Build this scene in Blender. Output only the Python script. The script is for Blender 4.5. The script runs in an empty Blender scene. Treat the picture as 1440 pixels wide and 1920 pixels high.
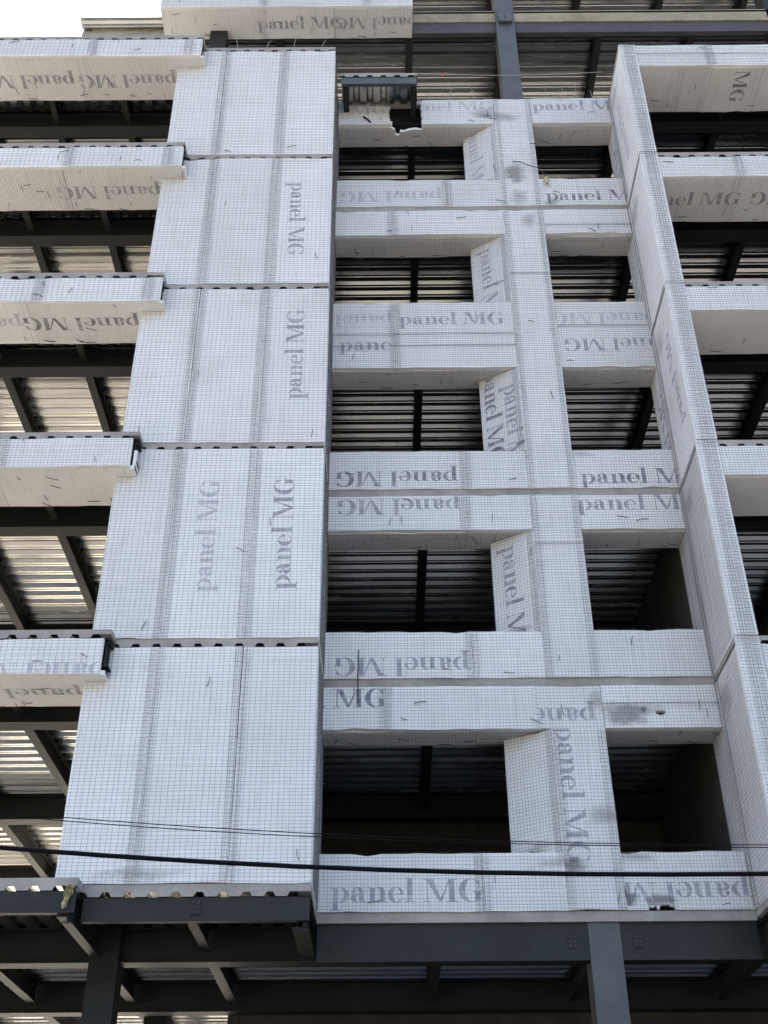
import bpy, math, random
from mathutils import Vector, Matrix
random.seed(11)
scene = bpy.context.scene
col = scene.collection

# ------------------------------------------------------------------ camera
H = 3.6
CAM = Vector((0.0, -15.2268, 1.6))
PITCH, YAW, ROLL = 0.5998471, -0.00021, -0.007016
fw = Vector((math.sin(YAW) * math.cos(PITCH), math.cos(YAW) * math.cos(PITCH), math.sin(PITCH)))
rr = Vector((math.cos(YAW), -math.sin(YAW), 0)); uu = rr.cross(fw)
cr, sr = math.cos(ROLL), math.sin(ROLL)
rt = rr * cr + uu * sr; up = -rr * sr + uu * cr
cam_d = bpy.data.cameras.new('camera'); cam = bpy.data.objects.new('camera', cam_d); col.objects.link(cam)
cam.matrix_world = Matrix(((rt.x, up.x, -fw.x, CAM.x), (rt.y, up.y, -fw.y, CAM.y), (rt.z, up.z, -fw.z, CAM.z), (0, 0, 0, 1)))
cam_d.sensor_fit = 'HORIZONTAL'; cam_d.sensor_width = 36; cam_d.lens = 2195.57 / 1440 * 36
cam_d.clip_start = 0.1; cam_d.clip_end = 3000
scene.camera = cam

# ------------------------------------------------------------------ sky, sun, exposure
SUN_EL, SUN_B = math.radians(38), math.radians(66)      # sun stands left of and behind the building
to_sun = Vector((-math.cos(SUN_EL) * math.cos(SUN_B), math.cos(SUN_EL) * math.sin(SUN_B), math.sin(SUN_EL)))
world = bpy.data.worlds.new('World'); scene.world = world; world.use_nodes = True
wn = world.node_tree.nodes; wl = world.node_tree.links
sky = wn.new('ShaderNodeTexSky'); sky.sky_type = 'NISHITA'; sky.sun_disc = False
sky.sun_elevation = SUN_EL
sky.sun_rotation = math.atan2(to_sun.x, to_sun.y)
sky.air_density = 1.0; sky.dust_density = 9.0; sky.ozone_density = 1.0
wl.new(sky.outputs['Color'], wn['Background'].inputs['Color']); wn['Background'].inputs['Strength'].default_value = 0.15
sun_d = bpy.data.lights.new('sun', 'SUN'); sun_d.energy = 2.2; sun_d.angle = math.radians(0.5); sun_d.color = (1, 0.95, 0.86)
sun = bpy.data.objects.new('sun', sun_d); col.objects.link(sun)
sun.rotation_euler = to_sun.to_track_quat('Z', 'Y').to_euler(); sun.location = (-30, 20, 60)
vs = scene.view_settings
vs.view_transform = 'Standard'; vs.look = 'None'; vs.gamma = 1; vs.use_curve_mapping = False; vs.exposure = 2.5

# ------------------------------------------------------------------ materials
MAT = {}
def new_mat(name):
    m = bpy.data.materials.new(name); m.use_nodes = True; MAT[name] = m
    return m, m.node_tree.nodes, m.node_tree.links, m.node_tree.nodes['Principled BSDF']
def noise(n, l, scale, detail=4, rough=0.6, stretch=None, coord='Object'):
    tc = n.new('ShaderNodeTexCoord'); t = n.new('ShaderNodeTexNoise')
    t.inputs['Scale'].default_value = scale; t.inputs['Detail'].default_value = detail; t.inputs['Roughness'].default_value = rough
    src = tc.outputs[coord]
    if coord == 'Object':                      # each piece gets its own cut of the pattern
        oi = n.new('ShaderNodeObjectInfo'); sc = n.new('ShaderNodeMath'); sc.operation = 'MULTIPLY'; sc.inputs[1].default_value = 61.0; l.new(oi.outputs['Random'], sc.inputs[0])
        ad = n.new('ShaderNodeVectorMath'); ad.operation = 'ADD'; l.new(src, ad.inputs[0]); l.new(sc.outputs[0], ad.inputs[1]); src = ad.outputs[0]
    if stretch:
        mp = n.new('ShaderNodeMapping'); mp.inputs['Scale'].default_value = stretch
        l.new(src, mp.inputs['Vector']); l.new(mp.outputs['Vector'], t.inputs['Vector'])
    else: l.new(src, t.inputs['Vector'])
    return t.outputs['Fac']
def ramp(n, l, fac, stops):
    r = n.new('ShaderNodeValToRGB'); cr_ = r.color_ramp
    while len(cr_.elements) < len(stops): cr_.elements.new(0.5)
    for e, (p, c) in zip(cr_.elements, stops):
        e.position = p; e.color = (*c, 1) if len(c) == 3 else c
    l.new(fac, r.inputs['Fac']); return r.outputs['Color']
def mixc(n, l, fac, a, b, mode='MIX'):
    m = n.new('ShaderNodeMix'); m.data_type = 'RGBA'; m.blend_type = mode
    if isinstance(fac, (int, float)): m.inputs[0].default_value = fac
    else: l.new(fac, m.inputs[0])
    for s, v in ((m.inputs[6], a), (m.inputs[7], b)):
        if isinstance(v, tuple): s.default_value = (*v, 1)
        else: l.new(v, s)
    return m.outputs[2]
def bump(n, l, p, h, strength, dist=0.01):
    b = n.new('ShaderNodeBump'); b.inputs['Strength'].default_value = strength; b.inputs['Distance'].default_value = dist
    l.new(h, b.inputs['Height']); l.new(b.outputs['Normal'], p.inputs['Normal'])

def rand_tint(n, l, colr, lo, hi):
    oi = n.new('ShaderNodeObjectInfo')
    return mixc(n, l, 1.0, colr, ramp(n, l, oi.outputs['Random'], [(0, (lo, lo, lo)), (1, (hi, hi, hi))]), 'MULTIPLY')

m, n, l, p = new_mat('polystyrene')
big = noise(n, l, 1.1, 5, 0.62, (1, 1, 1), 'Object'); streak = noise(n, l, 3.0, 4, 0.6, (5.0, 0.5, 1)); fine = noise(n, l, 60, 2)
c = mixc(n, l, ramp(n, l, big, [(0.42, (0, 0, 0)), (0.75, (1, 1, 1))]), (0.85, 0.85, 0.84), (0.76, 0.76, 0.735))
c = mixc(n, l, ramp(n, l, streak, [(0.56, (0, 0, 0)), (0.82, (0.6, 0.6, 0.6))]), c, (0.56, 0.55, 0.51))
c = rand_tint(n, l, c, 0.90, 1.0)
l.new(c, p.inputs['Base Color']); p.inputs['Roughness'].default_value = 0.75; p.inputs['Specular IOR Level'].default_value = 0.25
bump(n, l, p, fine, 0.25, 0.004)

for nm, cc in (('print_dark', (0.20, 0.20, 0.25)), ('print_mid', (0.34, 0.34, 0.39)), ('print_faint', (0.52, 0.52, 0.57))):
    m, n, l, p = new_mat(nm)
    f = noise(n, l, 9, 5, 0.7); f2 = noise(n, l, 2.2, 3, 0.6)
    k = ramp(n, l, f, [(0.45, (0, 0, 0)), (0.72, (0.75, 0.75, 0.75))])
    k2 = ramp(n, l, f2, [(0.5, (0, 0, 0)), (0.75, (0.6, 0.6, 0.6))])
    c = mixc(n, l, k, cc, (0.68, 0.68, 0.67)); c = mixc(n, l, k2, c, (0.70, 0.70, 0.69))
    l.new(c, p.inputs['Base Color']); p.inputs['Roughness'].default_value = 0.8; p.inputs['Specular IOR Level'].default_value = 0.2

m, n, l, p = new_mat('mesh_wire')
c = ramp(n, l, noise(n, l, 6, 3), [(0.35, (0.16, 0.16, 0.165)), (0.7, (0.25, 0.235, 0.22))])
l.new(c, p.inputs['Base Color']); p.inputs['Metallic'].default_value = 0.4; p.inputs['Roughness'].default_value = 0.55
m, n, l, p = new_mat('tie_wire')
p.inputs['Base Color'].default_value = (0.04, 0.038, 0.036, 1); p.inputs['Roughness'].default_value = 0.7

m, n, l, p = new_mat('concrete')
a = noise(n, l, 1.6, 6, 0.65); b = noise(n, l, 22, 4, 0.7)
c = ramp(n, l, a, [(0.3, (0.22, 0.208, 0.186)), (0.55, (0.33, 0.312, 0.28)), (0.8, (0.42, 0.398, 0.36))])
c = mixc(n, l, ramp(n, l, b, [(0.5, (0, 0, 0)), (0.8, (0.5, 0.5, 0.5))]), c, (0.17, 0.165, 0.155))
l.new(c, p.inputs['Base Color']); p.inputs['Roughness'].default_value = 0.9; bump(n, l, p, b, 0.5, 0.01)
m, n, l, p = new_mat('shaded_floor')
l.new(ramp(n, l, noise(n, l, 0.8, 6, 0.65), [(0.3, (0.05, 0.05, 0.049)), (0.7, (0.085, 0.085, 0.083))]), p.inputs['Base Color']); p.inputs['Roughness'].default_value = 0.95  # floor darkened, interior shade is put into its colour
m, n, l, p = new_mat('grey_floor')
l.new(ramp(n, l, noise(n, l, 0.8, 6, 0.65), [(0.3, (0.055, 0.062, 0.068)), (0.7, (0.09, 0.098, 0.105))]), p.inputs['Base Color']); p.inputs['Roughness'].default_value = 0.95  # cooler floor copy, colour set for the reflection in the upper decks
m, n, l, p = new_mat('ochre_concrete')
c = ramp(n, l, noise(n, l, 1.3, 6, 0.7), [(0.3, (0.19, 0.165, 0.11)), (0.55, (0.31, 0.275, 0.19)), (0.8, (0.42, 0.39, 0.30))])
l.new(c, p.inputs['Base Color']); p.inputs['Roughness'].default_value = 0.9; bump(n, l, p, noise(n, l, 25, 4), 0.5, 0.01)

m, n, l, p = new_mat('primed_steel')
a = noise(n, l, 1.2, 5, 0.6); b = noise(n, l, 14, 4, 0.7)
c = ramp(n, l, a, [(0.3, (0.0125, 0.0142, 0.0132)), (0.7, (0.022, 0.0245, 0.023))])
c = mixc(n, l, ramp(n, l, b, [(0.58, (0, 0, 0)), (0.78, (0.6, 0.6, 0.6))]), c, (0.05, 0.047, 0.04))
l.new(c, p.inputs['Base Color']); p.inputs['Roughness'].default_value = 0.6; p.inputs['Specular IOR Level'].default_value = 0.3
m, n, l, p = new_mat('grey_steel')
c = ramp(n, l, noise(n, l, 1.5, 5), [(0.3, (0.050, 0.053, 0.051)), (0.7, (0.083, 0.086, 0.082))])
l.new(c, p.inputs['Base Color']); p.inputs['Roughness'].default_value = 0.5
m, n, l, p = new_mat('weathered_steel')
c = ramp(n, l, noise(n, l, 2.5, 6, 0.7), [(0.3, (0.036, 0.033, 0.034)), (0.7, (0.066, 0.060, 0.058))])
l.new(c, p.inputs['Base Color']); p.inputs['Roughness'].default_value = 0.65
m, n, l, p = new_mat('galvanised_deck')
a = noise(n, l, 1.3, 5, 0.6, (0.5, 3, 3)); b = noise(n, l, 30, 3)
c = ramp(n, l, a, [(0.3, (0.42, 0.425, 0.42)), (0.7, (0.60, 0.605, 0.59))])
l.new(c, p.inputs['Base Color']); p.inputs['Metallic'].default_value = 1.0
l.new(ramp(n, l, a, [(0.3, (0.16, 0.16, 0.16)), (0.7, (0.30, 0.30, 0.30))]), p.inputs['Roughness'])
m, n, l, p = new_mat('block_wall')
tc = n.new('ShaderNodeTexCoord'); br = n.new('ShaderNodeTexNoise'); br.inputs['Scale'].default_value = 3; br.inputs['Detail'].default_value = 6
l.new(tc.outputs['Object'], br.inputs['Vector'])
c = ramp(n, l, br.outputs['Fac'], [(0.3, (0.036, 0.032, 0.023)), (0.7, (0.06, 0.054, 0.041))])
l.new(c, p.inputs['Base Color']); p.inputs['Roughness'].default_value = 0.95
m, n, l, p = new_mat('black_rubber')
p.inputs['Base Color'].default_value = (0.006, 0.006, 0.008, 1); p.inputs['Roughness'].default_value = 0.9; p.inputs['Specular IOR Level'].default_value = 0.1
m, n, l, p = new_mat('white_cord'); p.inputs['Base Color'].default_value = (0.45, 0.44, 0.42, 1); p.inputs['Roughness'].default_value = 0.8
m, n, l, p = new_mat('red_plastic'); p.inputs['Base Color'].default_value = (0.55, 0.03, 0.05, 1)
m, n, l, p = new_mat('rusty_bar')
l.new(ramp(n, l, noise(n, l, 12, 4), [(0.35, (0.30, 0.27, 0.25)), (0.7, (0.20, 0.14, 0.10))]), p.inputs['Base Color']); p.inputs['Roughness'].default_value = 0.8
m, n, l, p = new_mat('dirty_sack')
l.new(ramp(n, l, noise(n, l, 8, 4), [(0.35, (0.30, 0.25, 0.14)), (0.7, (0.55, 0.48, 0.30))]), p.inputs['Base Color']); p.inputs['Roughness'].default_value = 0.9
m, n, l, p = new_mat('dusty_ground')
a = noise(n, l, 0.15, 8, 0.65); b = noise(n, l, 6, 5, 0.7)
c = ramp(n, l, a, [(0.3, (0.12, 0.113, 0.10)), (0.7, (0.20, 0.188, 0.165))])
c = mixc(n, l, ramp(n, l, b, [(0.45, (0, 0, 0)), (0.8, (0.6, 0.6, 0.6))]), c, (0.08, 0.075, 0.068))
l.new(c, p.inputs['Base Color']); p.inputs['Roughness'].default_value = 0.95; bump(n, l, p, b, 0.5, 0.03)

def stain_mat(name, colr, amount):
    m, n, l, p = new_mat(name)
    p.inputs['Base Color'].default_value = (*colr, 1); p.inputs['Roughness'].default_value = 0.95; p.inputs['Specular IOR Level'].default_value = 0.1
    uv = n.new('ShaderNodeUVMap'); ln = n.new('ShaderNodeVectorMath'); ln.operation = 'LENGTH'; l.new(uv.outputs['UV'], ln.inputs[0])
    nz = noise(n, l, 4, 7, 0.7, (0.7, 1.3, 1))
    s = n.new('ShaderNodeMath'); s.operation = 'MULTIPLY_ADD'; l.new(nz, s.inputs[0]); s.inputs[1].default_value = 1.8; s.inputs[2].default_value = -0.8
    t = n.new('ShaderNodeMath'); t.operation = 'ADD'; l.new(ln.outputs['Value'], t.inputs[0]); l.new(s.outputs[0], t.inputs[1])
    k = ramp(n, l, t.outputs[0], [(0.25, (amount,) * 3), (0.85, (0, 0, 0))])
    e = n.new('ShaderNodeMath'); e.operation = 'LESS_THAN'; l.new(ln.outputs['Value'], e.inputs[0]); e.inputs[1].default_value = 0.99
    k3 = n.new('ShaderNodeMath'); k3.operation = 'MULTIPLY'; l.new(k, k3.inputs[0]); l.new(e.outputs[0], k3.inputs[1])
    l.new(k3.outputs[0], p.inputs['Alpha'])
stain_mat('grime', (0.38, 0.37, 0.34), 0.34)
stain_mat('mortar', (0.36, 0.35, 0.32), 0.75)
stain_mat('soot', (0.17, 0.16, 0.15), 0.5)

# ------------------------------------------------------------------ helpers
class MB:
    def __init__(s): s.v = []; s.f = []
    def quad(s, a, b, c, d):
        i = len(s.v); s.v += [tuple(a), tuple(b), tuple(c), tuple(d)]; s.f.append((i, i + 1, i + 2, i + 3))
    def poly(s, pts):
        i = len(s.v); s.v += [tuple(q) for q in pts]; s.f.append(tuple(range(i, i + len(pts))))
    def box(s, x0, x1, y0, y1, z0, z1):
        i = len(s.v)
        s.v += [(x0, y0, z0), (x1, y0, z0), (x1, y1, z0), (x0, y1, z0), (x0, y0, z1), (x1, y0, z1), (x1, y1, z1), (x0, y1, z1)]
        s.f += [(i, i + 3, i + 2, i + 1), (i + 4, i + 5, i + 6, i + 7), (i, i + 1, i + 5, i + 4), (i + 1, i + 2, i + 6, i + 5), (i + 2, i + 3, i + 7, i + 6), (i + 3, i, i + 4, i + 7)]
    def bar(s, a, b, r, sides=4):
        a = Vector(a); b = Vector(b); d = (b - a)
        if d.length < 1e-6: return
        d.normalize(); q = Vector((0, 0, 1)) if abs(d.z) < 0.9 else Vector((1, 0, 0))
        e = d.cross(q).normalized(); g = d.cross(e); i = len(s.v)
        for P in (a, b):
            for k in range(sides):
                t = 2 * math.pi * (k + 0.5) / sides; s.v.append(tuple(P + e * (r * math.cos(t)) + g * (r * math.sin(t))))
        for k in range(sides):
            s.f.append((i + k, i + (k + 1) % sides, i + sides + (k + 1) % sides, i + sides + k))
    def tube(s, pts, r, sides=8):
        pts = [Vector(q) for q in pts]; i = len(s.v)
        for j, P in enumerate(pts):
            d = (pts[min(j + 1, len(pts) - 1)] - pts[max(j - 1, 0)]).normalized()
            q = Vector((0, 0, 1)) if abs(d.z) < 0.9 else Vector((1, 0, 0)); e = d.cross(q).normalized(); g = d.cross(e)
            for k in range(sides):
                t = 2 * math.pi * k / sides; s.v.append(tuple(P + e * (r * math.cos(t)) + g * (r * math.sin(t))))
        for j in range(len(pts) - 1):
            for k in range(sides):
                a = i + j * sides
                s.f.append((a + k, a + (k + 1) % sides, a + sides + (k + 1) % sides, a + sides + k))
    def mesh(s, name, mat):
        me = bpy.data.meshes.new(name); me.from_pydata(s.v, [], s.f); me.materials.append(MAT[mat]); me.update(); return me
    def build(s, name, mat, parent=None, loc=None):
        o = bpy.data.objects.new(name, s.mesh(name, mat)); col.objects.link(o); o.parent = parent
        if loc: o.location = loc
        return o
def place(name, me, parent, loc, rotz=0):
    o = bpy.data.objects.new(name, me); col.objects.link(o); o.parent = parent; o.location = loc; o.rotation_euler = (0, 0, rotz); return o
def tag(o, label, cat, group=None):
    o['label'] = label; o['category'] = cat
    if group: o['group'] = group
    return o
def ibeam(length, depth, width, tf=0.02, tw=0.014):        # along X from 0, top at z = 0
    b = MB(); w = width / 2
    b.box(0, length, -w, w, -tf, 0); b.box(0, length, -w, w, -depth, -depth + tf); b.box(0, length, -tw / 2, tw / 2, -depth + tf, -tf)
    return b
def channel(length, depth, width, tf=0.018):               # along X, web towards -Y, top at z = 0
    b = MB(); b.box(0, length, 0, tf, -depth, 0); b.box(0, length, tf, width, -tf, 0); b.box(0, length, tf, width, -depth, -depth + tf)
    return b

# ---- the letters of the print, as convex pieces in units of the capital height
def ell(cx, cy, rx, ry, a): return (cx + rx * math.cos(a), cy + ry * math.sin(a))
def ring(oc, orx, ory, ic, irx, iry, a0, a1, nseg=14):
    out = []
    for i in range(nseg):
        t0 = math.radians(a0 + (a1 - a0) * i / nseg); t1 = math.radians(a0 + (a1 - a0) * (i + 1) / nseg)
        out.append([ell(*ic, irx, iry, t0), ell(*oc, orx, ory, t0), ell(*oc, orx, ory, t1), ell(*ic, irx, iry, t1)])
    return out
def rc(x0, y0, x1, y1): return [[(x0, y0), (x1, y0), (x1, y1), (x0, y1)]]
def disc(cx, cy, r, k=10): return [[(cx + r * math.cos(2 * math.pi * i / k), cy + r * math.sin(2 * math.pi * i / k)) for i in range(k)]]
GL = {}
GL['p'] = (0.88, rc(.12, -.32, .34, .63) + rc(0, -.36, .47, -.32) + rc(0, .60, .12, .65) + ring((.42, .325), .42, .345, (.40, .325), .21, .30, -95, 95))
GL['a'] = (0.76, rc(.38, .10, .58, .46) + ring((.33, .45), .25, .215, (.29, .45), .09, .175, 0, 165) + disc(.15, .46, .095) + ring((.38, .185), .36, .20, (.40, .185), .16, .155, 88, 272) + ring((.64, .10), .26, .10, (.66, .11), .08, .05, 180, 285, 6))
GL['n'] = (0.90, rc(.11, .045, .32, .63) + rc(0, 0, .42, .045) + rc(0, .60, .11, .65) + ring((.54, .42), .24, .245, (.44, .42), .12, .20, 0, 150) + rc(.56, .045, .78, .42) + rc(.48, 0, .88, .045))
GL['e'] = (0.74, ring((.35, .325), .35, .345, (.385, .325), .165, .305, 0, 318, 20) + rc(.20, .325, .56, .365))
GL['l'] = (0.48, rc(.11, .045, .33, 1.04) + rc(0, 0, .44, .045) + rc(0, 1.0, .11, 1.05))
GL[' '] = (0.36, [])
GL['M'] = (1.55, rc(.13, .04, .18, .96) + rc(0, 0, .31, .04) + rc(0, .96, .13, 1.0) + [[(.13, 1.0), (.42, 1.0), (.80, .02), (.67, 0)]] + [[(.745, 0.16), (.80, .02), (1.14, .94), (1.12, 1.0)]] + rc(1.12, .04, 1.36, 1.0) + rc(1.0, 0, 1.48, .04) + rc(1.36, .96, 1.48, 1.0))
GL['G'] = (1.10, ring((.52, .5), .52, .52, (.57, .5), .29, .485, 38, 322, 26) + [[(.86, .96), (.92, .96), (.92, .62), (.86, .72)]] + rc(.72, .04, .95, .42) + rc(.60, .42, 1.06, .465))
def text_quads():
    out = [[], []]; x = 0; k = 0
    for ch in 'panel MG':
        w, ps = GL[ch]
        if ch == ' ': k = 1
        for q in ps: out[k].append([(a + x, b) for a, b in q])
        x += w
    return out, x
TQ, TLEN = text_quads()
def clip_poly(pts, x0, y0, x1, y1):
    for ax, lim, sg in ((0, x0, 1), (0, x1, -1), (1, y0, 1), (1, y1, -1)):
        res = []
        for i in range(len(pts)):
            a, b = pts[i - 1], pts[i]; da = (a[ax] - lim) * sg; db = (b[ax] - lim) * sg
            if da >= 0: res.append(a)
            if (da >= 0) != (db >= 0):
                t = da / (da - db); res.append((a[0] + (b[0] - a[0]) * t, a[1] + (b[1] - a[1]) * t))
        pts = res
        if len(pts) < 3: return []
    return pts

# ------------------------------------------------------------------ the setting: ground
g = MB(); N = 24
for i in range(N):
    for j in range(N):
        x0, x1 = -700 + 1400 * i / N, -700 + 1400 * (i + 1) / N; y0, y1 = -700 + 1400 * j / N, -700 + 1400 * (j + 1) / N
        g.quad((x0, y0, 0), (x1, y0, 0), (x1, y1, 0), (x0, y1, 0))
o = g.build('ground', 'dusty_ground'); o['kind'] = 'structure'; o['label'] = 'dusty bare ground around the unfinished building'

m, n, l, p = new_mat('pale_bounce')
c = ramp(n, l, noise(n, l, 0.3, 7, 0.65), [(0.3, (0.42, 0.405, 0.35)), (0.7, (0.58, 0.56, 0.50))])  # pale tone chosen to throw sunlight up onto the left decks
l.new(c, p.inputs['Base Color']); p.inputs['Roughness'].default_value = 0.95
g = MB(); g.box(-70, -13.3, 5.0, 60, -.2, .004); g.box(-13.3, 40, 12.4, 60, -.2, .004)
o = g.build('bounce_ground', 'pale_bounce'); o['kind'] = 'structure'; o['label'] = 'unseen pale ground added to bounce sunlight onto the left decks'  # unseen ground, added as a bounce surface for the decks
# ------------------------------------------------------------------ the building
Z0 = 6.2214
L = [Z0 + i * H + d for i, d in enumerate((-.02, -.035, 0.0, .05, .055, 0.0, 0.0, 0.0))]     # storeys are not quite equal
D, W = 1.375, -0.304
PL, PR, F1, F2 = -4.313, -0.982, 5.136, 5.481
LX, RX, YB = -13.0, 13.6, 12.0
LWE = -3.93
LWK = {0: -3.93, 1: -3.95, 2: -3.95, 3: -3.92, 4: -3.87, 5: -3.79}     # where each floor of the left wing stops
X0P, X1P, XBK, YBK = 2.53, 3.34, 1.83, 1.80       # the pillar: front edges, rear corner of its slanted side
JX = [-12.1, -10.5, -8.9, -7.3, -5.7, -4.1, -2.5, 0.7, 3.0, 5.35, 7.6, 9.9, 12.2]
B = bpy.data.objects.new('building', None); col.objects.link(B)
tag(B, 'unfinished multi-storey steel frame building clad in white wire-meshed foam panels', 'building')

# ---- one face of foam sheets
def scan(poly, axis, c, eps=1e-5):
    xs = []
    for i in range(len(poly)):
        a, b = poly[i - 1], poly[i]
        if (a[axis] - c) * (b[axis] - c) < 0:
            t = (c - a[axis]) / (b[axis] - a[axis]); xs.append(a[1 - axis] + (b[1 - axis] - a[1 - axis]) * t)
    xs.sort(); return list(zip(xs[::2], xs[1::2]))
def rough_rect(w, h, jit):
    pts = []
    def side(a, b):
        ln = math.hypot(b[0] - a[0], b[1] - a[1]); k = max(1, int(ln / 0.22)); nx, ny = (b[1] - a[1]) / ln, -(b[0] - a[0]) / ln
        off = 0; vert = abs(b[0] - a[0]) < 1e-6; jt = jit * (.35 if vert else 1)
        for i in range(k):
            t = i / k; off = 0.6 * off + random.uniform(-jt, jt) if i else 0
            chip = random.uniform(.012, .032) if i and not vert and random.random() < .08 else 0      # a crumb knocked out of the edge
            pts.append((a[0] + (b[0] - a[0]) * t + nx * (off - chip), a[1] + (b[1] - a[1]) * t + ny * (off - chip)))
    side((0, 0), (w, 0)); side((w, 0), (w, h)); side((w, h), (0, h)); side((0, h), (0, 0))
    return pts
def frame(o, u, v):
    nrm = Vector(u).cross(Vector(v)); u = Vector(u); v = Vector(v)
    return Matrix(((u.x, v.x, nrm.x, o[0]), (u.y, v.y, nrm.y, o[1]), (u.z, v.z, nrm.z, o[2]), (0, 0, 0, 1)))
def sheet(mat4, x0, w, h, t, ws, texts, ties, name='wall_panel', outline=None, proud=0.0, jit=0.008, stains=(), label=None, strips=(), tilt=0.0):
    """one foam sheet: body, wire mesh, print, tie wires; local x along the face, y up, z outward"""
    poly = outline or rough_rect(w, h, jit)
    b = MB(); k = len(poly)
    b.poly([(x, y, 0) for x, y in poly]); b.poly([(x, y, -t) for x, y in reversed(poly)])
    for i in range(k):
        a, c = poly[i - 1], poly[i]; b.quad((a[0], a[1], 0), (a[0], a[1], -t), (c[0], c[1], -t), (c[0], c[1], 0))
    o = b.build(name, 'polystyrene', B)
    o.matrix_local = mat4 @ Matrix.Translation((x0, 0, proud)) @ Matrix.Rotation(tilt, 4, 'Z')
    if label: o['label'] = label
    m = MB(); su, sv = ws
    def run(axis, c, r=0.0022, zo=0.0):
        for lo, hi in scan(poly, axis, c):
            if hi - lo < 0.03: continue
            e0, e1 = random.uniform(-.03, .012), random.uniform(-.012, .03); zz = 0.013 + zo
            j0, j1 = random.uniform(-.007, .007), random.uniform(-.007, .007)
            bow = random.uniform(-.005, .009); mid = (lo + hi) / 2
            P = [(lo + e0, c + j0, zz), (mid, c + (j0 + j1) / 2 + random.uniform(-.006, .006), zz + bow), (hi + e1, c + j1, zz)]
            if axis == 0: P = [(q[1], q[0], q[2]) for q in P]
            m.bar(P[0], P[1], r); m.bar(P[1], P[2], r)
    if su:
        x = su * random.uniform(.3, .7)
        while x < w - 0.004: run(0, x); x += su
    if sv:
        y = sv * random.uniform(.3, .7)
        while y < h - 0.004: run(1, y, zo=0.005); y += sv
    for ax, c0, c1 in strips:                       # doubled mesh lapped over a joint
        for i in range(3 if name == 'wall_panel' else 1): run(ax, c0 + (c1 - c0) * (i + random.uniform(.2, .8)) / 3, 0.0021, 0.010)
        if ax == 0 and name == 'wall_panel':
            y = 0.02
            while y < h - .02:
                m.bar((c0 - .01 + random.uniform(-.006, .006), y, .026), (c1 + .01 + random.uniform(-.006, .006), y + random.uniform(-.004, .004), .026), .0018); y += random.uniform(.05, .09)
    mo = m.build('wire_mesh', 'mesh_wire', o); mo['kind'] = 'stuff'
    for (cx, cy, ln, rot, shade) in texts:
        s = ln / TLEN; cs, sn = math.cos(math.radians(rot)), math.sin(math.radians(rot))
        for word in TQ:
            q = MB(); i = 0
            for piece in word:
                pp = []
                for a, c in piece:
                    a2, c2 = (a - TLEN / 2) * s, (c - 0.5) * s
                    pp.append((cx - x0 + a2 * cs - c2 * sn, cy + a2 * sn + c2 * cs))
                pp = clip_poly(pp, 0.008, 0.008, w - 0.008, h - 0.008)
                if pp: q.poly([(a, c, 0.0012 + 0.00012 * (i % 9)) for a, c in pp]); i += 1
            if i: q.build('lettering', shade, o)
    for (cx, cy, rx, ry, sm) in stains:
        q = [(max(0, cx - rx), max(0, cy - ry)), (min(w, cx + rx), max(0, cy - ry)), (min(w, cx + rx), min(h, cy + ry)), (max(0, cx - rx), min(h, cy + ry))]
        me = bpy.data.meshes.new('stain'); zz = 0.0032 + random.uniform(0, .0008)
        me.from_pydata([(a, c, zz) for a, c in q], [], [(0, 1, 2, 3)])
        uvl = me.uv_layers.new(name='UVMap')
        for li, (a, c) in enumerate(q): uvl.data[li].uv = ((a - cx) / rx, (c - cy) / ry)
        me.materials.append(MAT[sm]); so = bpy.data.objects.new('stain', me); col.objects.link(so); so.parent = o
    if ties:
        q = MB()
        for _ in range(ties):
            x, y = random.uniform(.06, max(.07, w - .06)), random.choice([random.uniform(.05, .2), random.uniform(.05, max(.06, h - .05))])
            a = random.choice([0, 0.1, 1.4, 1.7, -0.4, 1.57]) + random.uniform(-.2, .2); ln = random.uniform(.09, .22)
            y = min(y, h - .04)
            e = (x + ln * math.cos(a), min(h - .01, y + ln * math.sin(a)), 0.03); mdl = ((x + e[0]) / 2 + random.uniform(-.015, .015), (y + e[1]) / 2 + random.uniform(-.015, .015), 0.035)
            q.bar((x, y, 0.02), mdl, 0.006); q.bar(mdl, e, 0.006)
        q.build('tie_wire', 'tie_wire', o)['kind'] = 'stuff'
    return o
def face(o, u, v, w, h, t=0.08, seams=(), ws=(0.052, 0.052), texts=(), ties=0, name='wall_panel', stains=(), hstrip=(), labels=None, lap=True, edge=()):
    M4 = frame(o, u, v); cuts = [0] + list(seams) + [w]; res = []
    for i in range(len(cuts) - 1):
        a, b = cuts[i], cuts[i + 1]; gap = 0.0025
        a2 = a + (gap if i else 0); b2 = b - (gap if i < len(cuts) - 2 else 0); ww = b2 - a2
        st = [(cx - a2, cy, rx, ry, sm) for cx, cy, rx, ry, sm in stains if a2 - rx * .3 < cx < b2 + rx * .3]
        stp = [(1, y0, y1) for y0, y1 in hstrip]
        if lap and i: stp.append((0, 0.01, 0.10))
        if lap and i < len(cuts) - 2: stp.append((0, ww - 0.10, ww - 0.01))
        for e in edge: stp.append((0, e, e + .1) if e >= 0 else (0, ww + e - .1, ww + e))
        tx = [q[:5] for q in texts if q[0] + q[2] / 2 > a2 and q[0] - q[2] / 2 < b2 and (len(q) < 6 or q[5] == i)]
        res.append(sheet(M4, a2, ww, h, t, ws, tx, max(0, round(ties * ww)), name, proud=random.uniform(-.009, .009), tilt=random.uniform(-.0022, .0022), stains=st, strips=stp))
    return res
XP, XN, YP, YN, ZP = (1, 0, 0), (-1, 0, 0), (0, 1, 0), (0, -1, 0), (0, 0, 1)
PD, PM, PF = 'print_dark', 'print_mid', 'print_faint'

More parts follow.
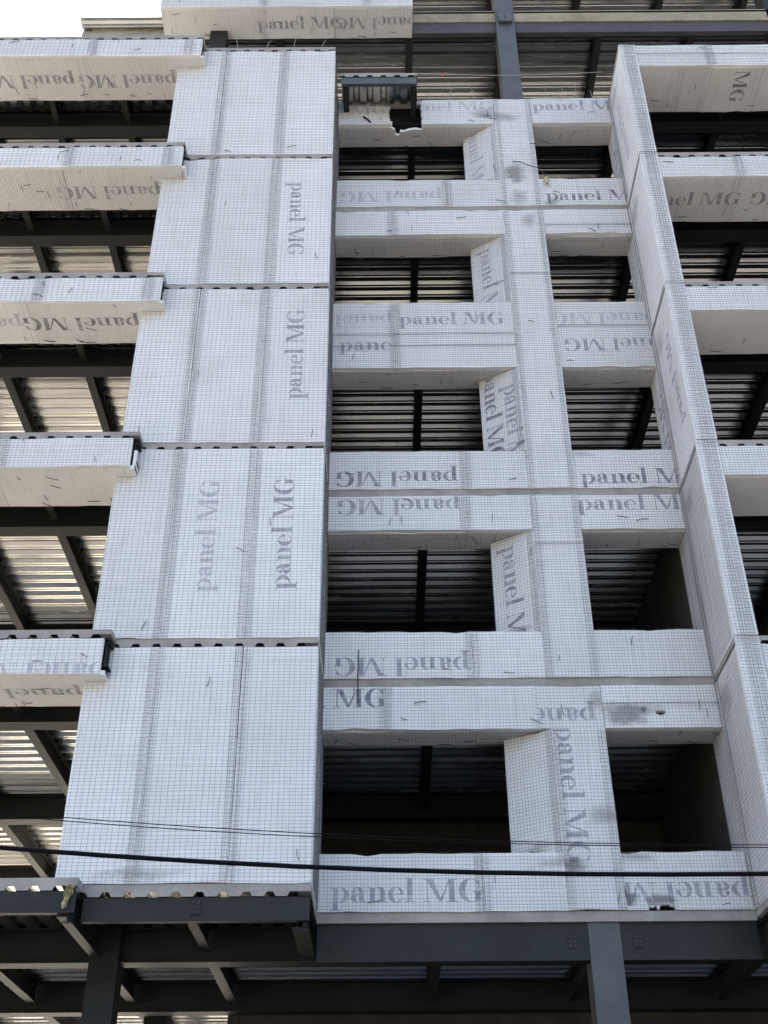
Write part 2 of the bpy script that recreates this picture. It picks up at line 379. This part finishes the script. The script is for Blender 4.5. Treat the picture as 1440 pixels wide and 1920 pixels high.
# ---- slabs with their fluted metal deck
PER = 0.303
def fluted_slab(x0, x1, y0, y1, ztop, phase=0.0, thick=0.13):
    """concrete slab whose ribs run along Y: the flutes show as notches in its front edge"""
    b = MB(); d = MB(); zt, zm, zb = ztop, ztop - thick + 0.06, ztop - thick
    b.box(x0, x1, y0, y1, zm, zt)
    x = x0 + phase - PER; last = x0
    prof = []
    while x < x1:
        prof += [(x, zb), (x + 0.150, zb), (x + 0.185, zm), (x + 0.268, zm)]; x += PER
    # ribs filled with concrete
    x = x0 + phase - PER
    while x < x1:
        a0, a1, a2, a3 = x - 0.035, x, x + 0.150, x + 0.185
        if a0 >= x0 and a3 <= x1:
            zz = zm + 0.0005
            b.quad((a1, y0, zb), (a2, y0, zb), (a3, y0, zz), (a0, y0, zz))
            b.quad((a1, y0, zb), (a1, y1, zb), (a2, y1, zb), (a2, y0, zb)); b.quad((a0, y0, zz), (a0, y1, zz), (a1, y1, zb), (a1, y0, zb)); b.quad((a2, y0, zb), (a2, y1, zb), (a3, y1, zz), (a3, y0, zz))
        x += PER
    prof = [(max(x0, min(x1, q)), z) for q, z in prof]
    for (a, za), (c, zc) in zip(prof, prof[1:]):
        if c - a > 1e-4: d.quad((a, y0 + .004, za - .003), (a, y1, za - .003), (c, y1, zc - .003), (c, y0 + .004, zc - .003))
    return b, d
def rib_deck(x0, x1, y0, y1, ztop):
    """metal deck whose ribs run along X, seen from below"""
    d = MB(); y = y0; prof = []
    while y < y1: prof += [(y, ztop), (y + .092, ztop), (y + .140, ztop - .062), (y + .178, ztop - .062), (y + .190, ztop - .048), (y + .206, ztop - .048), (y + .218, ztop - .062), (y + .255, ztop - .062)]; y += PER
    for (a, za), (c, zc) in zip(prof, prof[1:]):
        if c <= y1 + .3: d.quad((x0, a, za), (x0, c, zc), (x1, c, zc), (x1, a, za))
    return d
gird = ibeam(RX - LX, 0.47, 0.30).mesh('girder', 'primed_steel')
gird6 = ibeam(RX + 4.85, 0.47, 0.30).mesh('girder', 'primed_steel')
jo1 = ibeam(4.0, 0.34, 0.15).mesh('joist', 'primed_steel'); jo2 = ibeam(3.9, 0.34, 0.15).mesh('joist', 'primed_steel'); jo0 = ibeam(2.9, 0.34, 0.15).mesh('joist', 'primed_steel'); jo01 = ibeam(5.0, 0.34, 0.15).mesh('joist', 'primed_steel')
for k in range(8):
    z = L[k]; xl = LX if k < 6 else (-7.35 if k == 6 else -4.9)
    y2 = 4.9 if k == 0 else 6.0
    s = MB(); s.box(-4.4, RX, 1.5, YB, z - 0.07, z); slab = s.build('floor_slab', 'shaded_floor' if k < 5 else 'grey_floor', B)  # middle and right floors darkened to put shade into the colour
    s = MB(); s.box(xl, -4.402, 1.5 if k != 6 else 1.96, YB, z - 0.07, z); s.build('floor_slab', 'pale_bounce' if k < 5 else 'grey_floor', B)  # left wing floor paler, sunlight put into its colour
    zt = z - 0.072
    for (a, b) in ((1.52, y2), (y2, 10.2), (10.2, YB)): rib_deck(xl, RX, a, b, zt).build('metal_deck', 'galvanised_deck', slab)
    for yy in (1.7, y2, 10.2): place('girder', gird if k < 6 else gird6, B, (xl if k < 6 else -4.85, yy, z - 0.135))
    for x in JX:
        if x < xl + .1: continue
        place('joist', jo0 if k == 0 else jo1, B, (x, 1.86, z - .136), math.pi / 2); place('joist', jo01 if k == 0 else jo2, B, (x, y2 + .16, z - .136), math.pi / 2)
    if k < 6:
        for (x0, x1, y0, ph) in ((LX, LWK[k], W + .004, .12), (LWK[k] + .002, PR, 0.008, .07), (F1 + .002, RX, .03 if k < 5 else .13, .2)):
            cb, dk = fluted_slab(x0, x1, y0, 1.498, z, ph, 0.135 if k else 0.16)
            sl = cb.build('floor_slab', 'concrete', B); dk.build('metal_deck', 'galvanised_deck', sl)
        s = MB(); s.box(PR + .002, F1, D + .012, 1.498, z - .14, z); s.build('floor_slab', 'concrete', B)
        # brackets that carry the slab edge
        for x in [q for q in JX if q < LWE or q > F2] + [-4.02, -2.5, -1.15]:
            ye = W + .1 if x < LWE else .12
            ln = 1.55 - ye
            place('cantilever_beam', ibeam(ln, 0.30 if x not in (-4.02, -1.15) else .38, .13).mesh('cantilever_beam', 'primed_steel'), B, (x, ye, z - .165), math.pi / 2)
        ch = channel(LWE - LX, 0.27, 0.1).mesh('edge_beam', 'primed_steel')
        if k == 0:
            place('edge_beam', ch, B, (LX, W + .02, z - .165)); place('edge_beam', channel(PR - LWE - .03, 0.30, 0.1).mesh('edge_beam', 'primed_steel'), B, (LWE + .02, .03, z - .165))
            place('edge_beam', channel(F1 - PR - 2 * .01, 0.50, 0.2).mesh('edge_beam', 'primed_steel'), B, (PR + .01, D + .06, z - .145))
            s = ibeam(1.3, .40, .16).mesh('edge_beam', 'primed_steel'); place('edge_beam', s, B, (PR - .1, .14, z - .166), math.pi / 2)
            s = ibeam(1.3, .40, .16).mesh('edge_beam', 'primed_steel'); place('edge_beam', s, B, (F1 + .1, .14, z - .166), math.pi / 2)
            place('edge_beam', channel(RX - F1, 0.30, 0.1).mesh('edge_beam', 'primed_steel'), B, (F1 + .2, .06, z - .166))
        else:
            place('edge_beam', ibeam(LWK[k] - LX - .03, 0.50, .18).mesh('edge_beam', 'primed_steel'), B, (LX, W + .20, z - .14))
            place('edge_beam', ibeam(RX - F2 - .02, 0.50, .18).mesh('edge_beam', 'primed_steel'), B, (F2 + .02, .24, z - .14))
            place('edge_beam', ibeam(PR - PL - .25, 0.40, .14).mesh('edge_beam', 'primed_steel'), B, (PL + .1, .22, z - .14))
    else:
        # bare slab edge with upstand and channel above the clad storeys
        s = MB(); s.box(0.76 if k == 6 else xl, RX, 1.50, 1.64, z - .41, z + .03); s.build('slab_edge', 'ochre_concrete', B)
        place('edge_beam', channel(RX - .76, .40, .12).mesh('edge_beam', 'weathered_steel'), B, (.76, 1.53, z - .412))
        if k == 6:
            s = MB(); s.box(xl + .25, -5.0, 1.84, 1.955, z - .13, z + .03); s.build('slab_edge', 'ochre_concrete', B)
            s = MB(); s.box(xl, -5.0, 1.86, 1.95, z - .62, z - .135); s.build('slab_edge', 'concrete', B)
for (cx, cy, w) in ((3.0, 1.64, .44), (-3.9, 1.7, .40), (-9.2, 1.7, .4), (-12.8, 1.7, .4), (-12.8, 6.0, .4), (-12.8, 10.2, .4), (9.6, 1.7, .4), (3.0, 6.0, .4), (-3.9, 6.0, .4), (-9.2, 6.0, .4), (9.6, 6.0, .4), (3.0, 10.2, .4), (-3.9, 10.2, .4), (-9.2, 10.2, .4), (9.6, 10.2, .4)):
    b = MB(); h = w / 2; t = L[7] if cx > -5 else L[5]
    b.box(-h, h, -h, h, 0, t - .14)
    o = b.build('column', 'grey_steel' if cx == 3.0 and cy < 2 else 'primed_steel', B, (cx, cy, 0))
    if cx == 3.0 and cy < 2:
        pl = MB(); pl.box(-.16, .16, -.30, -.235, L[6] - .62, L[6] - .28); pl.bar((0, -.31, L[6] - .46), (0, -.295, L[6] - .46), .035, 8); pl.build('connection_plate', 'grey_steel', o)

g = MB(); g.box(-13.2, RX + .1, -.6, 12.3, -.2, .06); o = g.build('added_dark_floor', 'shaded_floor'); o['kind'] = 'structure'; o['label'] = 'unseen dark slab added to darken the deck above it'  # added unseen slab, dark so the deck above reflects less
# ---- pier left of the recess
for k in range(5):
    z0 = L[k] + .006; h = L[k + 1] - L[k] - .145
    tx = []; st = []
    if k == 3: tx = [(1 - .08 + 1.78, 1.72, 2.05, -90, PM)]
    if k == 2: tx = [(2.77, 1.95, 2.1, 90, PM)]
    if k == 1: tx = [(1.53, 1.82, 2.1, 90, PF), (2.72, 1.86, 2.1, 90, PM)]
    if k == 0: st += [(1.1, .12, .8, .14, 'grime')]
    face((PL, 0, z0), XP, ZP, PR - PL, h, .08, (1.0 + random.uniform(-.03, .03), 2.24 + random.uniform(-.03, .03)), (0.079, 0.05), tx, ties=0.5, stains=st, edge=())
    face((PR, .084, z0), YP, ZP, 1.9, h, .08, (1.15,), (0.052, 0.052), ties=0.4)
    face((PL, 1.0, z0), YN, ZP, .915, h, .08, (), (0.052, 0.052))

# ---- wing left of the pier: spandrels that stand a little forward
for k in range(1, 6):
    z = L[k]; xe = LWK[k] - (.10 if k < 3 else .02); w = xe - LX; zb = z - .70; hh = .70 - .14
    seamx = [q - LX for q in (-8.6, -6.1)] + [w - (.26 if k > 2 else .02) + random.uniform(-.03, .03)]
    if k <= 2: seamx = seamx[:2]
    tx = [(w - .95, .02, 2.1, 180, PF)] if k == 1 else []
    fr = face((LX, W, zb), XP, ZP, w, hh, .07, seamx, (0.09 if k != 2 else .06, 0.05), tx, ties=.8)
    ws2 = {5: [(w - 1.65, .47, 2.15, 180, PM), (w - 3.85, .47, 2.15, 180, PM)], 4: [(w - 1.53, .45, 2.1, 180, PM)], 3: [(w - 1.5, .52, 2.15, 180, PD), (w - 3.6, .52, 2.1, 180, PF)], 2: [], 1: [(w - 1.4, .45, 2.1, 180, PM)]}[k]
    face((LX, .80, zb + .003), XP, YN, w + .06, .80 - W - .072, .07, [q - .15 + random.uniform(-.1, .1) for q in seamx[:2]], (0, 0) if k < 4 else (.052, 0), ws2, ties=3.2, name='soffit_panel'  )
    if k == 2:
        face((xe + .075, W + .075, zb + .075), YP, ZP, .30, .30, .05, (), (.05, .05), name='wall_panel')

# ---- recess between pier and fin
def spandrel(z0, z1, x0, x1, **kw):
    return face((x0, D - .012, z0), XP, ZP, x1 - x0, z1 - z0, .09, **kw)
PW = {0: dict(seams=(2.33,), texts=[(1.26, .29, 2.16, 0, PM)], hstrip=()), 1: dict(seams=(2.36,), texts=[(1.23, .20, 2.16, 180, PM)]), 2: dict(seams=(2.41,), texts=[(1.19, .22, 2.18, 180, PD)]), 3: dict(), 4: dict(seams=(2.35,), texts=[(1.16, .30, 2.18, 180, PF)])}
for k in range(5):
    z = L[k]
    # parapet
    zt = z + .82
    if k != 3:
        rough = [(3.45, .70, .5, .18, 'grime')] if k == 0 else []
        spandrel(z + .006, zt, PR + .004, X0P - .004, ws=(.052, .052), ties=.6, stains=rough, **PW[k])
        tr = {0: [(.67, .22, 2.2, 180, PM)], 1: [], 2: [(1.17, .26, 2.16, 0, PD)], 4: [(1.17, .30, 2.16, 0, PD)]}[k]
        sr = {0: [(.05, .16, .22, .13, 'soot'), (.5, .14, .35, .12, 'soot'), (.15, .75, .5, .12, 'grime')], 1: [], 2: [(.1, .75, .5, .12, 'grime')], 4: [(.2, .1, .3, .2, 'grime')]}[k]
        if k == 0:     # a bite broken out of the lower edge
            w, h = F1 - X1P - .012, zt - z - .006
            ol = [(0, 0), (.0, 0), (.30, .0), (.31, .05), (.36, .03), (.40, .06), (.44, .0), (.47, .07), (.60, .075), (.66, .05), (.69, 0.0), (w, 0), (w, h * .5), (w, h), (1.2, h + .008), (.8, h - .012), (.3, h + .005), (.1, h - .03), (0, h - .02), (0, h * .4), (.05, h * .3), (.0, h * .2)]
            ol = ol[:1] + ol[2:]
            sheet(frame((X1P + .006, D - .012, z + .006), XP, ZP), 0, w, h, .09, (.052, .052), tr, 1, outline=ol, stains=sr)
        else:
            spandrel(z + .006, zt + .01, X1P + .006, F1 - .006, ws=(.052, .052), texts=tr, ties=.6, stains=sr)
    else:
        # level without a visible slab: sheets run from beam to parapet
        spandrel(z - .85, zt, PR + .004, X0P - .004, seams=(1.21,), ws=(.052, .052), ties=.5, texts=[(2.31, 1.25, 2.05, 0, PM, 1), (.15, 1.22, 2.05, 180, PF, 0), (1.19, .60, 2.1, 0, PM, 0)], hstrip=((.80, .86), (.52, .55)))
        spandrel(z - .85, zt, X1P + .006, F1 - .006, ws=(.052, .052), ties=.5, texts=[(.93, 1.22, 2.1, 180, PF), (1.12, .55, 2.1, 180, PM)], hstrip=((1.0, 1.06),))
for k in range(1, 6):
    z = L[k]; zb = z - .85; zt = z - .145
    lb = {1: dict(seams=(.98,), texts=[(-.05, .52, 2.1, 0, PD)]), 2: dict(seams=(2.37,), texts=[(1.22, .48, 2.16, 180, PM)]), 4: dict(seams=(1.2,), texts=[])}
    rb = {1: dict(texts=[], stains=[(.32, .22, .62, .24, 'mortar'), (.85, .20, .5, .2, 'grime')]), 2: dict(texts=[(1.05, .55, 2.16, 0, PM)]), 4: dict(texts=[], hstrip=((.22, .26),))}
    if k in lb:
        if k == 1:
            spandrel(zb, zt, PR + .004, 2.30, ws=(.052, .052), ties=1.4, **lb[k])
            spandrel(zb, zt, 2.305, X1P - .003, ws=(.052, .052), ties=.6, texts=[(-.12, .18, 2.1, 180, PM)], stains=[(1.0, .42, .3, .3, 'grime')])
            w, h = F1 - X1P - .012, zt - zb
            def hole(cx, cy, rx, ry, k2):
                return [(cx + rx * math.cos(t) * random.uniform(.6, 1.1), cy + ry * math.sin(t) * random.uniform(.6, 1.1)) for t in [-math.pi / 2 - .08 - i * (2 * math.pi - .16) / k2 for i in range(k2 + 1)]]
            h1 = hole(.62, .30, .07, .045, 9); h2 = hole(.88, .25, .11, .045, 11)
            ol = [(0, 0), (h1[0][0] - .001, 0)] + [(h1[0][0] - .001, h1[0][1])] + h1[1:-1] + [(h1[0][0] + .001, h1[0][1]), (h1[0][0] + .001, 0)]
            ol += [(h2[0][0] - .001, 0), (h2[0][0] - .001, h2[0][1])] + h2[1:-1] + [(h2[0][0] + .001, h2[0][1]), (h2[0][0] + .001, 0)]
            ol += [(w, 0), (w, h), (1.0, h - .006), (.5, h + .004), (0, h)]
            sheet(frame((X1P + .006, D - .012, zb), XP, ZP), 0, w, h, .09, (.052, .052), [], 2, outline=ol, stains=[(.33, .22, .55, .30, 'mortar'), (.55, .30, .45, .2, 'grime')], strips=[(1, .38, .42)])
        else:
            spandrel(zb, zt, PR + .004, X0P - .004, ws=(.052, .052), ties=1.2, **lb[k])
            rbk = dict(rb[k])
            spandrel(zb, zt, X1P + .006, F1 - .006, ws=(.052, .052), ties=1.2, **rbk)
    if k == 5:
        hh = z - zb; wl_ = PR + .004
        # torn sheet: left piece with a ragged end, slit, and the rest beyond the gap
        ol = [(0, 0), (.5, 0.0), (1.02, .01), (1.20, .02), (1.22, .09), (1.15, .12), (1.17, .2), (1.12, .24), (1.16, .33), (1.09, .40), (1.16, .50), (1.12, .58), (1.18, .63), (.8, .64), (.4, .66), (0.0, .64), (0, .3)]
        sheet(frame((wl_, D - .012, zb), XP, ZP), 0, 1.2, hh, .09, (.052, .052), [(.05, .52, 2.1, 0, PF)], 1, outline=ol, label='torn foam panel stub left of the hole')
        cut = MB(); cut.poly([(.56, .26, .02), (.60, .26, .021), (.72, .12, .02), (.76, .03, .02), (.71, .05, .02), (.66, .13, .021), (.57, .21, .02)]); cut.build('slit_shade', 'black_rubber', B).matrix_local = frame((wl_, D - .012, zb), XP, ZP)  # flat dark patch drawn for the shade inside the tear
        w = X0P - .90
        ol = [(.02, .0), (.4, .005), (w, 0), (w, hh), (.5, hh - .01), (.06, hh - .02), (.0, hh - .12), (.03, hh - .22), (-.01, hh - .3), (.035, hh - .42), (.0, hh - .5), (.05, .24), (.01, .12)]
        sheet(frame((.88, D - .012, zb), XP, ZP), 0, w, hh, .09, (.052, .052), [(.62, .62, 2.05, 0, PF)], 3, outline=ol, stains=[(w - .2, .4, .5, .26, 'grime'), (w - .15, .25, .35, .12, 'soot')], label='foam panel with ragged torn left edge beside the hole')
        spandrel(zb, z, X1P + .006, F1 - .006, ws=(.052, .052), ties=1.2, texts=[(1.12, .60, 2.16, 0, PM)])
    # undersides
    tsof = [(2.9, .3, 2.05, 180, PF, 1)] if k == 2 else []
    if k == 5:
        ol = [(0, 0), (1.2, 0), (2.4, 0), (X0P - PR, 0), (X0P - PR, .52), (2.2, .52), (1.92, .525), (1.86, .44), (1.75, .47), (1.6, .45), (1.48, .40), (1.40, .42), (1.37, .30), (1.30, .33), (1.27, .46), (1.18, .52), (.6, .525), (0, .52)]
        sheet(frame((PR + .004, D + .605, zb + .003), XP, YN), 0, X0P - PR, .525, .07, (.052, .052), [], 6, name='soffit_panel', outline=ol)
    else:
        face((PR + .004, D + .605, zb + .003), XP, YN, X0P - PR, .525, .07, (2.36,), (.052, .052), tsof, ties=2.0, name='soffit_panel')
    face((X1P + .006, D + .605, zb + .003), XP, YN, F1 - X1P - .012, .525, .07, (), (.052, .052), [], ties=2.0, name='soffit_panel')
# pillar with one slanted side
for k in range(5):
    z0 = L[k] + .006; z1 = L[k + 1] - (.145 if k else .855)
    if k == 4: z1 = L[5] - .01
    if k == 3: z1 = L[4] - .15
    if k == 2: z1 = L[3] + .003
    tx = {0: [(.22, 1.70, 2.15, -90, PM)], 2: [], 1: [], 3: [], 4: []}[k]
    st = {0: [(.65, 1.35, .4, .25, 'grime'), (.1, .62, .3, .2, 'soot')], 1: [], 2: [], 3: [(.5, 3.1, .3, .3, 'grime')], 4: [(.30, 1.0, .30, .55, 'mortar'), (.35, .25, .3, .4, 'grime'), (.2, 2.9, .5, .3, 'grime')]}[k]
    h = z1 - z0
    cutz = {0: (), 1: (2.45,), 2: (), 3: (1.55,), 4: ()}[k]
    pf = face((X0P, D - .028, z0), XP, ZP, X1P - X0P, h, .09, (), (.052, .052), tx, ties=.8, stains=st, edge=(.0, -.02), hstrip=tuple((q, q + .06) for q in cutz), lap=False)
    du = Vector((X0P - XBK, D - .02 - YBK, 0)); ln = du.length; du /= ln
    tx2 = {0: [], 1: [(.38, .72, 2.15, -90, PD)], 2: [(.26, 1.05, 2.2, -90, PD), (.66, .55, 2.2, -90, PM)], 3: [(.38, .72, 2.1, -90, PM)], 4: [(.30, 1.0, 2.1, -90, PF)]}[k]
    zz0 = L[k] + .825; zz1 = L[k + 1] - .852
    face((XBK, YBK, zz0), tuple(du), ZP, ln - .004, zz1 - zz0, .07, (), (.052, .052), tx2, ties=.8, stains=[(.4, .1, .4, .15, 'grime')], edge=(-.02,), lap=False)
    face((X1P, D + .07, zz0), YP, ZP, .5, zz1 - zz0, .07, (), (.052, .052))
    b = MB(); b.poly([(XBK + .03, YBK + .06, zz0), (X1P - .08, YBK + .06, zz0), (X1P - .08, YBK + .06, zz1), (XBK + .03, YBK + .06, zz1)]); b.build('pillar_back', 'concrete', B)

# ---- fin wall right of the recess
for k in range(5):
    z0 = L[k] + .006; h = L[k + 1] - L[k] - .145
    tx = {0: [], 1: [], 2: [(1.45, 1.75, 2.1, 90, PM), (.40, 1.2, 2.1, 90, PM)], 3: [(.35, 1.3, 2.1, 90, PF)], 4: [(1.2, 1.7, 2.1, 90, PF), (.42, 1.2, 2.1, 90, PM)]}[k]
    face((F1, 1.98, z0), YN, ZP, 1.98 - .084, h, .08, (.74,), (.10, 0) if k > 1 else (.06, .06), tx, ties=.35, stains=[(1.0, 3.0, .6, .5, 'grime')])
    face((F1, 0, z0), XP, ZP, F2 - F1, h + .125, .08, (), (.052, .052), ties=.4, hstrip=((h + .02, h + .11),), edge=(.09, .2), lap=False)
    face((F2, .084, z0), YP, ZP, .4, h, .08, (), (.052, .052))
    s = MB(); s.box(F1 + .085, F2 - .085, .09, 1.95, z0, z0 + h); s.build('wall_core', 'concrete', B)
# ---- wing right of the fin
for k in range(1, 6):
    z = L[k]; zb = z - .72; zt = z - .14 if k < 5 else z - .01; w = RX - F2 - .01
    face((F2 + .006, .02, zb), XP, ZP, w, zt - zb, .07, (1.56, 4.0, 6.4), (.052, .05), (), ties=.7, hstrip=((zt - zb - .34, zt - zb - .30),) if k == 5 else ())
    tx = {5: [(2.28, 1.27, 2.05, -90, PD)], 4: [(.65, .60, 2.1, 0, PM), (2.9, .60, 2.1, 180, PM)], 3: [], 2: [], 1: []}[k]
    sm = {5: (1.0, 1.56, 2.65, 5.0), 4: (1.56, 4.0), 3: (2.9,), 2: (3.0,), 1: ()}[k]
    face((F2 + .006, 1.20, zb + .003), XP, YN, w, 1.20 - .092, .07, sm, (.052, 0) if k > 3 else (0, 0), tx, ties=1.6, name='soffit_panel', lap=k > 3)
# ---- foam box at the storey above, over the pier
x0, x1, y0, y1, zb, zt = -5.22, .75, .87, 1.73, L[6] - .70, L[6] + .35
face((x0, y0, zb), XP, ZP, x1 - x0, zt - zb, .08, (2.45, 4.9), (.052, .052), ties=.8)
face((x0 + .002, y1, zb + .003), XP, YN, x1 - x0 - .004, y1 - y0 - .082, .07, (2.45, 4.1), (.052, 0), [(3.3, .42, 2.1, 0, PM), (5.1, .40, 2.0, 180, PM)], ties=3.0, name='soffit_panel')
face((x0, y1, zb), YN, ZP, y1 - y0 - .084, zt - zb, .07, (), (.052, .052)); face((x1, y0 + .084, zb), YP, ZP, y1 - y0 - .084, zt - zb, .07, (), (.052, .052))
s = MB(); s.box(x0 + .1, x1 - .1, y0 + .1, 1.49, L[6] - .13, L[6]); s.build('floor_slab', 'concrete', B)
# ---- stub of bare slab that sticks out of the recess at the top
cb, dk = fluted_slab(-.88, .80, .67, D + .02, L[5] + .004, .10, .12); sl = cb.build('floor_slab', 'concrete', B); sl['label'] = 'short bare slab stub above the torn panel'; dk.build('metal_deck', 'galvanised_deck', sl)
place('edge_beam', channel(1.64, .22, .08).mesh('edge_beam', 'grey_steel'), B, (-.86, .69, L[5] - .118))
place('cantilever_beam', ibeam(1.3, .32, .12).mesh('cantilever_beam', 'primed_steel'), B, (.72, .78, L[5] - .119), math.pi / 2)
place('cantilever_beam', ibeam(.6, .32, .12).mesh('cantilever_beam', 'primed_steel'), B, (-.78, .78, L[5] - .119), math.pi / 2)
for (bx, by, n_) in ((-2.45, .03, 2), (2.55, D + .06, 3), (3.45, D + .06, 3)):
    pl = MB(); zc = L[0] - .30 if by < 1 else L[0] - .40
    pl.box(bx - .06, bx + .06, by - .012, by - .001, zc - .09, zc + .09); po = pl.build('splice_plate', 'primed_steel', B)
    for i in range(n_):
        for sx in (-.035, .035):
            q = MB(); zz = zc - .06 + .12 * i / (n_ - 1); q.bar((bx + sx, by - .03, zz), (bx + sx, by - .01, zz), .014, 6); q.poly([(bx + sx + .014 * math.cos(a), by - .03, zz + .014 * math.sin(a)) for a in [i2 * math.pi / 3 for i2 in range(6)]]); q.build('bolt', 'weathered_steel', po)
# ---- inner block walls on the two lower storeys
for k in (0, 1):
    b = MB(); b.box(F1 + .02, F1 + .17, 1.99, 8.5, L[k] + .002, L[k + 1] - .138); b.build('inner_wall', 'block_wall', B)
# ---- unseen block walls added to keep light out of the middle and right bays
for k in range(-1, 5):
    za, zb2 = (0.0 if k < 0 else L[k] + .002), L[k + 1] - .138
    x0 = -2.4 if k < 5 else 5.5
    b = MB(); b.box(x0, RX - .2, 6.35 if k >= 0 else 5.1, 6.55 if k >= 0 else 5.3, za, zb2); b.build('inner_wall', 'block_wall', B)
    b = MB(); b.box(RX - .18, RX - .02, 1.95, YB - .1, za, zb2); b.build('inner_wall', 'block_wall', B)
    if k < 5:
        b = MB(); b.box(-2.6, -2.42, 1.95 if k >= 0 else 5.1, YB - .1, za, zb2); b.build('inner_wall', 'block_wall', B)  # unseen partition added to stop light from the left wing
# ---- starter bars on top of the recess beam
for x in (1.15, 1.55, 1.95, 2.15, 3.7, 4.1, 4.45, 4.8, -1.3, -1.9, -2.5, -3.1, 0.4):
    yy = 1.45 if x > -.9 else .1
    b = MB(); hgt = random.uniform(.4, .75); dx = random.uniform(-.12, .12); b.tube([(x, yy, L[5] - .1), (x + dx * .3, yy, L[5] + hgt * .5), (x + dx, yy + .02, L[5] + hgt)], .007, 5); b.build('starter_bar', 'rusty_bar', B)
# rebar that pokes out in front of the second storey beam
b = MB(); b.tube([(-.42, D - .10, L[1] - .45), (-.43, D - .11, L[1]), (-.42, D - .10, L[1] + .46)], .011, 6); b.build('protruding_bar', 'tie_wire', B)

# ------------------------------------------------------------------ loose things
def sag(x, a, b, c): return a * x * x + b * x + c
b = MB(); b.tube([(x, -9, sag(x, .0116, -.0407, 3.548)) for x in [i * .5 - 13 for i in range(53)]], .0125, 10)
tag(b.build('power_cable', 'black_rubber'), 'thick black cable strung across the street before the lowest panels', 'cable')
for i, (dz, lb) in enumerate(((0.0, 'upper of the two thin wires just above the thick cable'), (-.016, 'lower of the two thin wires just above the thick cable'))):
    b = MB(); b.tube([(x, -9, sag(x, .0105, -.050, 3.727) + dz + (.004 * math.sin(x * 1.3) if i else 0)) for x in [j * .5 - 13 for j in range(53)]], .0026, 6)
    tag(b.build('thin_wire', 'black_rubber'), lb, 'wire', 'thin overhead wires')
b = MB(); b.tube([(.85 + (5.1 - .85) * t, D - .02, L[5] + .97 - .10 * math.sin(math.pi * t)) for t in [i / 16 for i in range(17)]], .006, 5)
cord = b.build('safety_cord', 'white_cord'); tag(cord, 'thin pale cord stretched across the open top storey', 'cord')
for x in (.78, 1.4):
    f = MB(); zz = L[5] + .93
    f.poly([(x, D - .03, zz + .02), (x + .06, D - .035, zz - .01), (x + .04, D - .03, zz - .08), (x - .01, D - .025, zz - .06)]); f.poly([(x - .01, D - .028, zz - .06), (x + .04, D - .033, zz - .08), (x + .06, D - .038, zz - .01), (x, D - .033, zz + .02)])
    f.build('flag', 'red_plastic', cord)
# scrap hanging from a wire beside the pillar
b = MB(); pts = [(2.83, D - .03, 22.06), (2.95, D - .09, 21.98), (3.15, D - .12, 21.82), (3.32, D - .12, 21.74), (3.45, D - .1, 21.58), (3.49, D - .1, 21.46)]
b.tube(pts, .010, 6); root = b.build('hanging_scrap', 'tie_wire')
tag(root, 'small yellowish rag dangling on a wire from the pillar near the top', 'rag')
f = MB(); R_ = 8
rows = []
for i in range(6):
    t = i / 5; zz = 21.47 - .24 * t; rad = .018 + .035 * math.sin(math.pi * min(1, t * 1.1)) + .01 * random.random(); rows.append([(3.49 + rad * math.cos(2 * math.pi * j / R_) * random.uniform(.7, 1.2), D - .1 + .5 * rad * math.sin(2 * math.pi * j / R_), zz + random.uniform(-.015, .015)) for j in range(R_)])
for i in range(5):
    for j in range(R_): f.quad(rows[i][j], rows[i][(j + 1) % R_], rows[i + 1][(j + 1) % R_], rows[i + 1][j])
f.build('rag_cloth', 'dirty_sack', root)
# torn sack at the lower slab corner
f = MB(); rows = []
for i in range(7):
    t = i / 6; rows.append([(-4.06 + .13 * j / 5 * (1 - .4 * t) + random.uniform(-.015, .015) - .03 * t, W - .03 - .05 * math.sin(j * 1.7 + i) * (1 - .3 * t), L[0] - .10 - .30 * t * (1 - .35 * abs(j - 2) / 2.5) + random.uniform(-.015, .015)) for j in range(6)])
for i in range(6):
    for j in range(5): f.quad(rows[i][j], rows[i][j + 1], rows[i + 1][j + 1], rows[i + 1][j]); f.quad(*[(a, b_ + .006, c) for a, b_, c in (rows[i + 1][j], rows[i + 1][j + 1], rows[i][j + 1], rows[i][j])])
tag(f.build('torn_sack', 'dirty_sack'), 'torn yellowish scrap of sacking at the lower left slab corner', 'sack')
